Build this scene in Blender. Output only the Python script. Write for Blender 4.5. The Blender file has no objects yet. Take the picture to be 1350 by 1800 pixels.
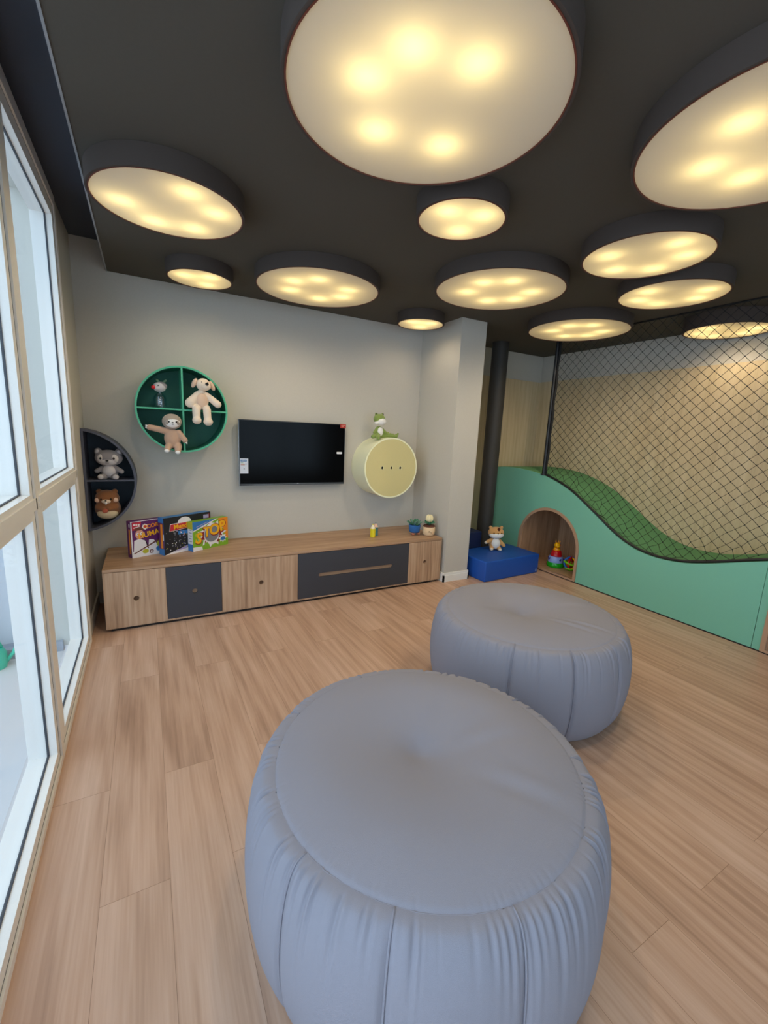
import bpy, bmesh, math, random
from mathutils import Vector, Matrix, Euler
PI = math.pi
S = bpy.context.scene
C = S.collection
R = math.radians
random.seed(7)

# ------------------------------------------------------------------ camera
cam_d = bpy.data.cameras.new('camera'); cam = bpy.data.objects.new('camera', cam_d); C.objects.link(cam)
S.camera = cam
YAW, PITCH, ROLL, FPX = R(29.278), R(10.47), R(2.59), 749.14
F = Vector((math.sin(YAW)*math.cos(PITCH), math.cos(YAW)*math.cos(PITCH), -math.sin(PITCH)))
RR = F.cross(Vector((0, 0, 1))).normalized(); UU = RR.cross(F)
R2 = math.cos(ROLL)*RR + math.sin(ROLL)*UU; U2 = -math.sin(ROLL)*RR + math.cos(ROLL)*UU
M = Matrix((R2, U2, -F)).transposed().to_4x4(); M.translation = Vector((0, 0, 1.5))
cam.matrix_world = M
cam_d.sensor_fit = 'VERTICAL'; cam_d.sensor_height = 36.0; cam_d.lens = 36.0*FPX/1800.0
cam_d.clip_start = 0.02

# ------------------------------------------------------------------ world, added fill, exposure
S.view_settings.view_transform = 'Standard'; S.view_settings.look = 'None'
S.view_settings.gamma = 1; S.view_settings.use_curve_mapping = False
S.view_settings.exposure = 0.12
W = bpy.data.worlds.new('sky'); S.world = W; W.use_nodes = True
W.node_tree.nodes['Background'].inputs[0].default_value = (0.62, 0.82, 1.0, 1)
W.node_tree.nodes['Background'].inputs[1].default_value = 2.25

def area(name, loc, rot, sx, sy, power, col, portal=False):
    d = bpy.data.lights.new(name, 'AREA'); d.shape = 'RECTANGLE'; d.size = sx; d.size_y = sy
    d.energy = power; d.color = col
    if portal: d.cycles.is_portal = True
    o = bpy.data.objects.new(name, d); C.objects.link(o); o.location = loc; o.rotation_euler = rot
    return o
# added fill lights outside the glazing beside and behind the camera
area('fill_side', (-0.75, -0.85, 1.45), (0, R(-90), 0), 2.4, 2.9, 28, (0.80, 0.90, 1.0))
area('fill_rear', (2.0, -2.95, 1.5), (R(90), 0, 0), 4.0, 2.1, 2.5, (0.96, 0.97, 1.0))
area('portal_side', (-0.62, 2.15, 1.35), (0, R(-90), 0), 2.6, 2.2, 1, (1, 1, 1), True)

# ------------------------------------------------------------------ materials
def lin(h):
    h = h.lstrip('#'); v = [int(h[i:i+2], 16)/255 for i in (0, 2, 4)]
    return tuple((c/12.92 if c <= .04045 else ((c+.055)/1.055)**2.4) for c in v) + (1,)
_m = {}
def mat(name, col, rough=.6, metal=0, spec=.5, bump=0, bscale=200, sheen=0, alpha=None):
    if name in _m: return _m[name]
    m = bpy.data.materials.new(name); m.use_nodes = True; n = m.node_tree.nodes; l = m.node_tree.links
    b = n['Principled BSDF']; c = lin(col) if isinstance(col, str) else col
    b.inputs['Base Color'].default_value = c; b.inputs['Roughness'].default_value = rough
    b.inputs['Metallic'].default_value = metal; b.inputs['Specular IOR Level'].default_value = spec
    if sheen: b.inputs['Sheen Weight'].default_value = sheen
    tc = n.new('ShaderNodeTexCoord'); ns = n.new('ShaderNodeTexNoise'); ns.inputs['Scale'].default_value = bscale
    ns.inputs['Detail'].default_value = 3
    l.new(tc.outputs['Object'], ns.inputs['Vector'])
    # a faint variation of colour so that nothing is perfectly uniform
    mx = n.new('ShaderNodeMix'); mx.data_type = 'RGBA'; mx.inputs[0].default_value = .5
    mx.inputs[6].default_value = tuple(x*.96 for x in c[:3]) + (1,); mx.inputs[7].default_value = tuple(min(1, x*1.04) for x in c[:3]) + (1,)
    l.new(ns.outputs['Fac'], mx.inputs[0]); l.new(mx.outputs[2], b.inputs['Base Color'])
    if bump:
        bp = n.new('ShaderNodeBump'); bp.inputs['Strength'].default_value = bump; bp.inputs['Distance'].default_value = .002
        l.new(ns.outputs['Fac'], bp.inputs['Height']); l.new(bp.outputs[0], b.inputs['Normal'])
    _m[name] = m; return m

def wood(name, cols, axis='z', scale=1.0, rough=.5, planks=None, contrast=1.0, world=False, seed=0.0):
    """grain running along axis; planks=(width across x, length along y)"""
    if name in _m: return _m[name]
    m = bpy.data.materials.new(name); m.use_nodes = True; N = m.node_tree.nodes; L = m.node_tree.links
    b = N['Principled BSDF']; b.inputs['Roughness'].default_value = rough
    tc = N.new('ShaderNodeTexCoord'); src = tc.outputs['Object']
    off = None
    if planks:
        mp = N.new('ShaderNodeMapping'); mp.inputs['Rotation'].default_value = (0, 0, R(90)); L.new(src, mp.inputs['Vector'])
        br = N.new('ShaderNodeTexBrick'); L.new(mp.outputs[0], br.inputs['Vector'])
        br.inputs['Color1'].default_value = (0, 0, 0, 1); br.inputs['Color2'].default_value = (1, 1, 1, 1)
        br.inputs['Mortar'].default_value = (.5, .5, .5, 1); br.inputs['Scale'].default_value = 1
        br.inputs['Mortar Size'].default_value = .0006; br.inputs['Mortar Smooth'].default_value = 0
        br.inputs['Bias'].default_value = 0; br.inputs['Brick Width'].default_value = planks[1]; br.inputs['Row Height'].default_value = planks[0]
        br.offset = .37; br.offset_frequency = 2
        vm = N.new('ShaderNodeVectorMath'); vm.operation = 'MULTIPLY_ADD'
        L.new(br.outputs['Color'], vm.inputs[0]); vm.inputs[1].default_value = (3.1, 7.7, 5.3); L.new(src, vm.inputs[2]); src = vm.outputs[0]
    def mapped(st, sc):
        mp = N.new('ShaderNodeMapping'); L.new(src, mp.inputs['Vector'])
        v = [sc, sc, sc]; v['xyz'.index(axis)] = sc*st; mp.inputs['Scale'].default_value = v; mp.inputs['Location'].default_value = (seed, seed*.7, seed*1.3)
        return mp.outputs[0]
    def noise(st, sc, det=4, dist=0):
        n = N.new('ShaderNodeTexNoise'); L.new(mapped(st, sc), n.inputs['Vector']); n.inputs['Scale'].default_value = 1
        n.inputs['Detail'].default_value = det; n.inputs['Distortion'].default_value = dist; return n.outputs['Fac']
    broad = noise(.14, 7*scale, 4, .6); fine = noise(.03, 120*scale, 3, .1); streak = noise(.05, 34*scale, 3, .3)
    wv = N.new('ShaderNodeTexWave'); wv.wave_type = 'RINGS'; wv.rings_direction = 'SPHERICAL'
    L.new(mapped(.12, 3.2*scale), wv.inputs['Vector']); wv.inputs['Scale'].default_value = 2.2; wv.inputs['Distortion'].default_value = 9
    wv.inputs['Detail'].default_value = 2; wv.inputs['Detail Scale'].default_value = .7
    def math_(op, a, bb):
        k = N.new('ShaderNodeMath'); k.operation = op
        for i, v in enumerate((a, bb)):
            if isinstance(v, (int, float)): k.inputs[i].default_value = v
            else: L.new(v, k.inputs[i])
        return k.outputs[0]
    s = math_('ADD', math_('MULTIPLY', broad, .50), math_('MULTIPLY', fine, .30))
    s = math_('ADD', s, math_('MULTIPLY', streak, .33)); s = math_('ADD', s, math_('MULTIPLY', wv.outputs['Fac'], .10))
    if planks:
        sx = N.new('ShaderNodeSeparateColor'); L.new(br.outputs['Color'], sx.inputs[0])
        s = math_('ADD', s, math_('MULTIPLY', math_('SUBTRACT', sx.outputs[0], .5), .09))
        # sparse knots
        vo = N.new('ShaderNodeTexVoronoi'); mp2 = N.new('ShaderNodeMapping'); L.new(src, mp2.inputs['Vector']); mp2.inputs['Scale'].default_value = (3.4, 1.3, 1)
        L.new(mp2.outputs[0], vo.inputs['Vector']); vo.inputs['Scale'].default_value = 1
        rp = N.new('ShaderNodeMapRange'); L.new(vo.outputs['Distance'], rp.inputs[0]); rp.inputs[1].default_value = 0.02; rp.inputs[2].default_value = .13
        rp.inputs[3].default_value = .13; rp.inputs[4].default_value = 0
        s = math_('SUBTRACT', s, rp.outputs[0])
    cr = N.new('ShaderNodeValToRGB'); L.new(s, cr.inputs[0]); e = cr.color_ramp.elements
    lo, hi = .60-.2/contrast, .60+.2/contrast
    e[0].position = lo; e[0].color = lin(cols[0]); e[1].position = hi; e[1].color = lin(cols[2])
    k = cr.color_ramp.elements.new(.60); k.color = lin(cols[1])
    col = cr.outputs[0]
    if planks:
        mx = N.new('ShaderNodeMix'); mx.data_type = 'RGBA'; L.new(br.outputs['Fac'], mx.inputs[0]); L.new(col, mx.inputs[6]); mx.inputs[7].default_value = lin('#84644c'); col = mx.outputs[2]
    L.new(col, b.inputs['Base Color'])
    bp = N.new('ShaderNodeBump'); bp.inputs['Strength'].default_value = .12; bp.inputs['Distance'].default_value = .001
    L.new(fine, bp.inputs['Height']); L.new(bp.outputs[0], b.inputs['Normal'])
    _m[name] = m; return m

def glass_mat(name, tint=(1, 1, 1, 1), gloss=.06):
    m = bpy.data.materials.new(name); m.use_nodes = True; N = m.node_tree.nodes; L = m.node_tree.links
    N.remove(N['Principled BSDF']); o = N['Material Output']
    t = N.new('ShaderNodeBsdfTransparent'); t.inputs[0].default_value = tint
    g = N.new('ShaderNodeBsdfGlossy'); g.inputs['Roughness'].default_value = .02
    x = N.new('ShaderNodeMixShader'); x.inputs[0].default_value = gloss
    L.new(t.outputs[0], x.inputs[1]); L.new(g.outputs[0], x.inputs[2]); L.new(x.outputs[0], o.inputs[0]); return m

FLOOR = wood('oak_floor', ('#a17d66', '#c09b82', '#d2b09a'), 'y', .9, .40, planks=(.20, 1.35), contrast=.9)
OAK_V = wood('oak_vertical', ('#94735a', '#b8977a', '#c9ab90'), 'z', 1.3, .5)
OAK_H = wood('oak_horizontal', ('#8d6c51', '#ad8a6c', '#bf9d80'), 'x', 1.3, .45)
OAK_Y = wood('oak_panelling', ('#b79f7b', '#cdb894', '#d9c6a5'), 'z', 1.0, .55, contrast=.75)
OAK_C = wood('oak_cubby', ('#8d6c51', '#ab8768', '#bd9a7c'), 'z', 1.4, .5)
WALL = mat('wall_paint', '#c3beb5', .85, bump=.05, bscale=90)
WHITE = mat('white_paint', '#e9e8e4', .5)
CEIL = mat('ceiling_paint', '#544f48', .9, spec=.2, bump=.05, bscale=80)
CEILN = mat('recess_paint', '#454955', .8)
PVC = mat('white_pvc', '#ebe7e1', .32)
GASKET = mat('gasket', '#3c3f46', .6)
CHAR = mat('charcoal_laminate', '#3b3d45', .55, bump=.1, bscale=300)
BLACK = mat('black_metal', '#17171a', .45)
NETM = mat('net_cord', '#141416', .8)
DRUM = mat('drum_charcoal', '#4d443f', .9, spec=.15, bump=.1, bscale=400)
COPPER = mat('copper_rim', '#6a3226', .5)
GREEN = mat('mint_laminate', '#77baa3', .45)
TURF = mat('green_turf', '#5f9464', .95, bump=.8, bscale=500)
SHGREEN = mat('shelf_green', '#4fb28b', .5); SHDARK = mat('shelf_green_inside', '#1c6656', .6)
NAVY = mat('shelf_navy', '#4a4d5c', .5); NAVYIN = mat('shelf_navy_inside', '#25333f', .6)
YELLOW = mat('yellow_laminate', '#d3c78e', .5); YLIT = mat('yellow_lit', '#f2f1cd', .5)  # paler side, deeper front: window light on the barrel put into the colours
BLUE = mat('blue_vinyl', '#1450ad', .5, bump=.15, bscale=400); NAVB = mat('navy_vinyl', '#14244f', .55)
FABRIC = mat('grey_canvas', '#8d8c97', .92, bump=.35, bscale=900)
CREAMF = mat('cream_plush', '#ecd9c4', .95, bump=.8, bscale=600, sheen=.3)
PINKF = mat('blush_plush', '#dfbfa5', .95, bump=.8, bscale=600, sheen=.3)
TANF = mat('tan_plush', '#c4a087', .95, bump=.8, bscale=600, sheen=.3)
TAUPEF = mat('taupe_plush', '#a99a8c', .95, bump=.8, bscale=600, sheen=.3)
WHITEF = mat('white_plush', '#f1eeea', .95, bump=.8, bscale=600, sheen=.3)
GREYF = mat('grey_plush', '#8f8a8e', .95, bump=.8, bscale=600, sheen=.3)
LGREYF = mat('light_grey_plush', '#c9c4c6', .95, bump=.8, bscale=600, sheen=.3)
BROWNF = mat('brown_plush', '#8d5a34', .95, bump=.8, bscale=600, sheen=.3)
GINGERF = mat('ginger_plush', '#d29f63', .95, bump=.8, bscale=600, sheen=.3)
GREENF = mat('green_plush', '#83974a', .95, bump=.8, bscale=600, sheen=.3)
DBROWN = mat('dark_brown_plush', '#5a2a17', .95, bump=.5, bscale=600)
PINKP = mat('pink_cheek', '#d69a86', .9); HEART = mat('coral_felt', '#b8604a', .9)
EYE = mat('black_bead', '#0c0a0a', .15); RED = mat('red_plastic', '#cf1f2c', .25)
CLEARP = glass_mat('clear_plastic', (.8, .84, .9, 1), .14); GLASS = glass_mat('window_glass', (.97, .985, 1, 1), .05)
SOIL = mat('brown_felt', '#5f3526', .95)
LEAF = mat('leaf_green', '#3b7a5b', .8); SUCC = mat('succulent_green', '#6f9482', .8)

# ------------------------------------------------------------------ mesh building
class MB:
    def __init__(s): s.bm = bmesh.new()
    def _fin(s, vs, m):
        for f in {f for v in vs for f in v.link_faces}: f.material_index = m
    def box(s, c, d, rot=None, m=0, bev=0):
        r = bmesh.ops.create_cube(s.bm, size=1)['verts']
        mt = Matrix.Translation(c) @ (Euler(rot).to_matrix().to_4x4() if rot else Matrix()) @ Matrix.Diagonal((*d, 1))
        bmesh.ops.transform(s.bm, matrix=mt, verts=r); s._fin(r, m)
        if bev:
            es = list({e for v in r for e in v.link_edges}); x = bmesh.ops.bevel(s.bm, geom=es, offset=bev, segments=2, affect='EDGES', profile=.5)
            for f in x['faces']: f.material_index = m
        return s
    def b2(s, x0, x1, y0, y1, z0, z1, m=0, bev=0):
        return s.box(((x0+x1)/2, (y0+y1)/2, (z0+z1)/2), (x1-x0, y1-y0, z1-z0), None, m, bev)
    def sph(s, c, r, rot=None, m=0, u=20, v=12):
        if not hasattr(r, '__len__'): r = (r, r, r)
        x = bmesh.ops.create_uvsphere(s.bm, u_segments=u, v_segments=v, radius=1)['verts']
        mt = Matrix.Translation(c) @ (Euler(rot).to_matrix().to_4x4() if rot else Matrix()) @ Matrix.Diagonal((*r, 1))
        bmesh.ops.transform(s.bm, matrix=mt, verts=x); s._fin(x, m); return s
    def cyl(s, p0, p1, r0, r1=None, n=24, m=0, caps=True):
        r1 = r0 if r1 is None else r1; p0 = Vector(p0); p1 = Vector(p1); d = p1-p0
        x = bmesh.ops.create_cone(s.bm, cap_ends=caps, segments=n, radius1=r0, radius2=r1, depth=d.length)['verts']
        mt = Matrix.Translation((p0+p1)/2) @ d.to_track_quat('Z', 'Y').to_matrix().to_4x4()
        bmesh.ops.transform(s.bm, matrix=mt, verts=x); s._fin(x, m); return s
    def tube(s, pts, r, n=8, m=0, closed=False):
        pts = [Vector(p) for p in pts]; K = len(pts); rings = []; up = None
        for i, p in enumerate(pts):
            a = pts[(i-1) % K] if (closed or i) else p; b = pts[(i+1) % K] if (closed or i < K-1) else p
            t = (b-a).normalized()
            if up is None: up = t.orthogonal().normalized()
            up = (up - t*up.dot(t)).normalized(); w = t.cross(up); rr = r[i] if hasattr(r, '__len__') else r
            rings.append([s.bm.verts.new(p+up*math.cos(2*PI*j/n)*rr+w*math.sin(2*PI*j/n)*rr) for j in range(n)])
        for i in range(K if closed else K-1):
            A, B = rings[i], rings[(i+1) % K]
            for j in range(n):
                f = s.bm.faces.new((A[j], A[(j+1) % n], B[(j+1) % n], B[j])); f.material_index = m; f.smooth = True
        if not closed:
            for rg in (rings[0][::-1], rings[-1]): s.bm.faces.new(rg).material_index = m
        return s
    def lathe(s, prof, c=(0, 0, 0), n=48, m=0, axis='z'):
        c = Vector(c); rings = []
        for r, z in prof:
            if r < 1e-6: rings.append([s.bm.verts.new(c+Vector((0, 0, z)))])
            else: rings.append([s.bm.verts.new(c+Vector((r*math.cos(2*PI*j/n), r*math.sin(2*PI*j/n), z))) for j in range(n)])
        for A, B in zip(rings, rings[1:]):
            for j in range(n):
                q = (j+1) % n
                if len(A) == 1 and len(B) == 1: continue
                if len(A) == 1: vs = (A[0], B[j], B[q])
                elif len(B) == 1: vs = (A[j], A[q], B[0])
                else: vs = (A[j], A[q], B[q], B[j])
                s.bm.faces.new(vs).material_index = m
        return s
    def mesh(s, me, mt, m=0):
        n0 = len(s.bm.verts); s.bm.from_mesh(me); s.bm.verts.ensure_lookup_table(); vs = s.bm.verts[n0:]
        bmesh.ops.transform(s.bm, matrix=mt, verts=vs); s._fin(vs, m); return s
    def plate(s, outlines, th, mt, m=0, bev=0):
        return s.mesh(plate_mesh(outlines, th, bev), mt, m)
    def text(s, t, size, mt, m=0, th=.0006, font_scale=(1, 1)):
        cu = bpy.data.curves.new('t', 'FONT'); cu.body = t; cu.size = size; cu.align_x = 'CENTER'; cu.align_y = 'CENTER'; cu.extrude = th; cu.offset = size*.028
        ob = bpy.data.objects.new('t', cu); me = bpy.data.meshes.new_from_object(ob); bpy.data.objects.remove(ob)
        s.mesh(me, mt @ Matrix.Diagonal((font_scale[0], font_scale[1], 1, 1)), m); bpy.data.meshes.remove(me); bpy.data.curves.remove(cu); return s
    def tf(s, mt): bmesh.ops.transform(s.bm, matrix=mt, verts=s.bm.verts); return s
    def build(s, name, mats, parent=None, smooth=False, recalc=True, remesh=0, auto=None):
        if recalc: bmesh.ops.recalc_face_normals(s.bm, faces=s.bm.faces)
        me = bpy.data.meshes.new(name); s.bm.to_mesh(me); s.bm.free()
        for x in (mats if isinstance(mats, (list, tuple)) else [mats]): me.materials.append(x)
        if smooth:
            for p in me.polygons: p.use_smooth = True
            if auto:
                import numpy as np
                try: me.set_sharp_from_angle(angle=R(auto))
                except Exception: pass
        o = bpy.data.objects.new(name, me); C.objects.link(o)
        if parent: o.parent = parent
        if remesh:
            r = o.modifiers.new('fuse', 'REMESH'); r.mode = 'VOXEL'; r.voxel_size = remesh; r.use_smooth_shade = True
            k = o.modifiers.new('soft', 'SMOOTH'); k.factor = .6; k.iterations = 3
        return o

def plate_mesh(outlines, th, bev=0):
    cu = bpy.data.curves.new('p', 'CURVE'); cu.dimensions = '2D'; cu.fill_mode = 'BOTH'; cu.extrude = th/2-bev; cu.bevel_depth = bev; cu.bevel_resolution = 1
    if bev: cu.offset = -bev
    for o in outlines:
        sp = cu.splines.new('POLY'); sp.points.add(len(o)-1); sp.use_cyclic_u = True
        for i, p in enumerate(o): sp.points[i].co = (p[0], p[1], 0, 1)
    ob = bpy.data.objects.new('p', cu); me = bpy.data.meshes.new_from_object(ob); bpy.data.objects.remove(ob); bpy.data.curves.remove(cu); return me
def circ(cx, cy, r, n=32, a0=0, a1=2*PI, ry=None):
    ry = ry or r; full = abs(a1-a0-2*PI) < 1e-6; k = n if full else n+1
    return [(cx+r*math.cos(a0+(a1-a0)*i/n), cy+ry*math.sin(a0+(a1-a0)*i/n)) for i in range(k)]
def rect(x0, y0, x1, y1): return [(x0, y0), (x1, y0), (x1, y1), (x0, y1)]
def rrect(x0, y0, x1, y1, r, n=6):
    p = []
    for cx, cy, a in ((x1-r, y0+r, -PI/2), (x1-r, y1-r, 0), (x0+r, y1-r, PI/2), (x0+r, y0+r, PI)):
        p += [(cx+r*math.cos(a+PI/2*i/n), cy+r*math.sin(a+PI/2*i/n)) for i in range(n+1)]
    return p
XZ = Matrix(((1, 0, 0, 0), (0, 0, 1, 0), (0, 1, 0, 0), (0, 0, 0, 1)))    # plate x->x, y->z, thickness->y
YZ = Matrix(((0, 0, 1, 0), (1, 0, 0, 0), (0, 1, 0, 0), (0, 0, 0, 1)))    # plate x->y, y->z, thickness->x
T = Matrix.Translation

def thing(name, label, cat, loc=(0, 0, 0), rotz=0, group=None):
    o = bpy.data.objects.new(name, None); C.objects.link(o); o.location = loc; o.rotation_euler = (0, 0, rotz)
    o.empty_display_size = .05; o['label'] = label; o['category'] = cat
    if group: o['group'] = group
    return o
def tag(o, label, cat, group=None):
    o['label'] = label; o['category'] = cat
    if group: o['group'] = group
    return o
def struct(o, label, cat):
    o['kind'] = 'structure'; o['label'] = label; o['category'] = cat; return o

# ================================================================== SETTING
XL, YB, XR, ZC = -.415, 4.06, 4.75, 2.60
struct(MB().b2(XL-.05, XR+.1, -2.7, 4.4, -.08, 0).build('floor', FLOOR), 'light oak plank floor with grain running towards the television wall', 'floor')
struct(MB().b2(-.195, XR+.1, -2.7, 4.4, ZC, ZC+.22).build('ceiling', CEIL), 'dark charcoal dropped ceiling carrying the round drum lights', 'ceiling')
struct(MB().b2(-.60, -.195, -2.7, 4.4, 2.80, 2.85).b2(-.203, -.196, -2.7, YB, ZC+.004, 2.80).build('ceiling_recess', CEILN), 'narrow dark recess of the ceiling above the window', 'ceiling')
struct(MB().b2(-.200, -.192, -2.6, YB-.003, ZC-.004, ZC+.012).build('trim_1', mat('bead', '#8f9094', .5)), 'thin pale bead along the dropped ceiling edge', 'trim')
struct(MB().b2(-.6, 2.66, YB, YB+.15, 0, 2.85).build('wall_back', WALL), 'light greige wall behind the television', 'wall')
struct(MB().b2(2.652, 2.957, 3.395, YB+.15, 0, ZC).build('wall_pillar', WALL), 'square pale pillar between the television wall and the climbing hill', 'pillar')
struct(MB().b2(2.9, XR, 4.27, 4.4, 0, ZC).build('wall_alcove', WALL), 'grey end wall of the alcove above the wood panelling', 'wall')
struct(MB().b2(XR, XR+.1, -2.7, 4.4, 0, ZC).build('wall_right', WALL), 'grey right wall above the wood panelling', 'wall')
struct(MB().b2(2.9, XR, 4.252, 4.27, 0, 2.265).build('trim_2', OAK_Y), 'pale wood panelling on the alcove end wall', 'panelling')
struct(MB().b2(XR-.018, XR, -2.7, 4.252, 0, 2.27).build('trim_3', OAK_Y), 'pale wood panelling on the right wall behind the net', 'panelling')
struct(MB().b2(-.6, XL, 3.335, YB, 0, 2.85).b2(-.6, XL, -2.7, 3.335, 2.745, 2.85).b2(-.6, XL, -2.7, -2.3, 0, 2.745).build('wall_left', WALL), 'narrow strip of left wall beside the window', 'wall')
struct(MB().b2(-.6, .0, -2.8, -2.7, 0, 2.85).b2(4.0, XR+.1, -2.8, -2.7, 0, 2.85).b2(0, 4, -2.8, -2.7, 0, .45).b2(0, 4, -2.8, -2.7, 2.55, 2.85).build('wall_rear', WALL), 'wall behind the camera', 'wall')
# baseboards
struct(MB().b2(2.640, 2.652, 3.383, 4.0, 0, .095, bev=.002).b2(2.652, 2.957, 3.383, 3.395, 0, .095, bev=.002).b2(2.957, 2.969, 3.383, 4.25, 0, .095, bev=.002)
       .b2(2.636, 2.652, 3.379, 4.0, 0, .07).b2(2.636, 2.973, 3.379, 3.395, 0, .07).b2(2.957, 2.973, 3.379, 4.25, 0, .07).build('baseboard_pillar', WHITE), 'white moulded baseboard around the pillar foot', 'baseboard')
struct(MB().b2(XL, XL+.014, 3.345, YB, 0, .10, bev=.002).build('baseboard_left', WALL), 'painted baseboard on the left wall strip', 'baseboard')
struct(MB().b2(XL+.014, -.33, YB-.014, YB, 0, .10, bev=.002).build('baseboard_back', WALL), 'painted baseboard on the back wall corner', 'baseboard')

# ---- window wall: two glazed bays in view, the same bays repeated beside the camera
def window(idx, y0, y1, label):
    w = bpy.data.objects.new('window_%d' % idx, None); C.objects.link(w); w.location = (0, (y0+y1)/2, 0); struct(w, label, 'window')
    yc = (y0+y1)/2
    XF, XG, XO = -.400, -.432, -.500       # inner face, glass, outer face
    z0, z1, t0, t1 = .0, 2.745, 1.105, 1.205
    fw = .095
    f = MB(); a, b = y0-yc, y1-yc
    f.b2(XO, XF, a, b, z0, .076).b2(XO, XF, a, b, z1-.125, z1)            # sill and head
    f.b2(XO, XF, a, a+fw, .076, z1-.125).b2(XO, XF, b-fw, b, .076, z1-.125)    # jambs
    f.b2(XF, XF+.008, a, b, z0, .028).b2(XF, XF+.008, a, b, z1-.06, z1).b2(XF, XF+.008, b-.045, b, .028, z1-.06)   # stepped cover bead
    f.build('window_frame', PVC, w)
    MB().b2(XO, XF+.001, a+fw, b-fw, t0, t1).b2(XF, XF+.008, a+.03, b-.03, t0+.035, t1-.02).build('transom', PVC, w)
    g = MB()
    for (za, zb) in ((.076, t0), (t1, z1-.125)):
        for q in (a+fw, b-fw-.004): g.b2(XG-.004, XG+.004, q, q+.004, za, zb)
        g.b2(XG-.004, XG+.004, a+fw, b-fw, za, za+.004).b2(XG-.004, XG+.004, a+fw, b-fw, zb-.004, zb)
    gr = MB().b2(XF-.001, XF+.0008, a+.004, b-.004, .030, .0325).b2(XF-.001, XF+.0008, b-.0515, b-.049, .03, z1-.06).b2(XF-.001, XF+.0008, a+.028, a+.0305, .03, z1-.06).b2(XF-.001, XF+.0008, a, b, z1-.066, z1-.0635)
    g.build('gasket', GASKET, w); gr.build('frame_groove', GASKET, w)
    for (za, zb) in ((.076, t0), (t1, z1-.125)):
        MB().b2(XG-.002, XG+.002, a+fw-.004, b-fw+.004, za-.004, zb+.004).build('glass_pane', GLASS, w)
window(1, 2.165, 3.335, 'far bay of the tall white framed window beside the half moon shelf')
window(2, 1.02, 2.165, 'near bay of the tall white framed window at the photo edge')
window(3, -.64, 1.02, 'window bay beside the camera'); window(4, -2.3, -.64, 'window bay behind the camera')
# rear glazing, added as an opening for the fill light
w = bpy.data.objects.new('window_5', None); C.objects.link(w); w.location = (2, -2.75, 0); struct(w, 'added glazing for the fill light in the wall behind the camera', 'window')
f = MB()
for x in (-2, -.97, .03-.06, 1.03-.03, 1.94): f.b2(x, x+.06, -.04, .04, .45, 2.55)
f.b2(-2, 2, -.04, .04, .45, .51).b2(-2, 2, -.04, .04, 2.49, 2.55).build('window_frame', PVC, w)
MB().b2(-1.94, 1.94, -.003, .003, .51, 2.49).build('glass_pane', GLASS, w)

# ---- outside: balcony floor, return wall with a low ledge
OUTW = mat('render_grey', '#c9ccd2', .8); TILE = mat('grey_tile', '#cdc8c6', .6)
struct(MB().b2(-3.6, -.545, -3, 3.6, -.12, -.02).build('floor_balcony', TILE), 'pale grey balcony floor outside the window', 'floor')
struct(MB().b2(-3.6, -.47, 3.40, 3.6, -.02, 4.2).b2(-1.25, -.95, 3.33, 3.40, .05, 4.2).b2(-.62, -.545, 3.34, 3.40, -.02, 4.2).build('wall_balcony', OUTW), 'white return wall at the far end of the balcony', 'wall')
struct(MB().b2(-3.6, -.55, 3.30, 3.40, -.02, .045).build('baseboard_balcony', mat('ledge', '#9a9ea6', .7)), 'grey plinth along the balcony wall', 'baseboard')
t = thing('watering_can', 'translucent teal plastic container on the balcony floor outside the window', 'container', (-.875, 3.215, -.02))
TEAL = mat('teal_plastic', '#3fbfa0', .3)
MB().lathe([(0, 0), (.055, 0), (.06, .02), (.062, .09), (.045, .125), (.03, .13), (.03, .14), (0, .14)], n=32).build('body', TEAL, t, smooth=True, auto=40)
MB().tube([(0.05, 0, .03), (.09, 0, .08), (.12, 0, .15)], [.014, .010, .008]).build('spout', TEAL, t, smooth=True)
MB().tube([(-.045, 0, .12), (-.03, 0, .18), (.02, 0, .19), (.04, 0, .13)], .008).build('handle', TEAL, t, smooth=True)

# ================================================================== CEILING LIGHTS
def diffuser_mat():
    m = bpy.data.materials.new('opal_diffuser'); m.use_nodes = True; N = m.node_tree.nodes; L = m.node_tree.links
    N.remove(N['Principled BSDF']); o = N['Material Output']
    tr = N.new('ShaderNodeBsdfTranslucent'); tr.inputs[0].default_value = (.93, .90, .84, 1)
    df = N.new('ShaderNodeBsdfDiffuse'); df.inputs[0].default_value = (.80, .78, .74, 1)
    mx = N.new('ShaderNodeMixShader'); mx.inputs[0].default_value = .45
    em = N.new('ShaderNodeEmission'); em.inputs[0].default_value = (1, .72, .36, 1); em.inputs[1].default_value = DIFF_E
    ad = N.new('ShaderNodeAddShader')
    L.new(tr.outputs[0], mx.inputs[1]); L.new(df.outputs[0], mx.inputs[2]); L.new(mx.outputs[0], ad.inputs[0]); L.new(em.outputs[0], ad.inputs[1]); L.new(ad.outputs[0], o.inputs[0])
    return m
DIFF_E = .08; BULB_W = .50; DOWN_W = 18.0
DIFF = diffuser_mat(); INNER = mat('lamp_inner', '#b4aa9a', .6)
GL = 'round drum lights flush on the dark ceiling'
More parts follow.
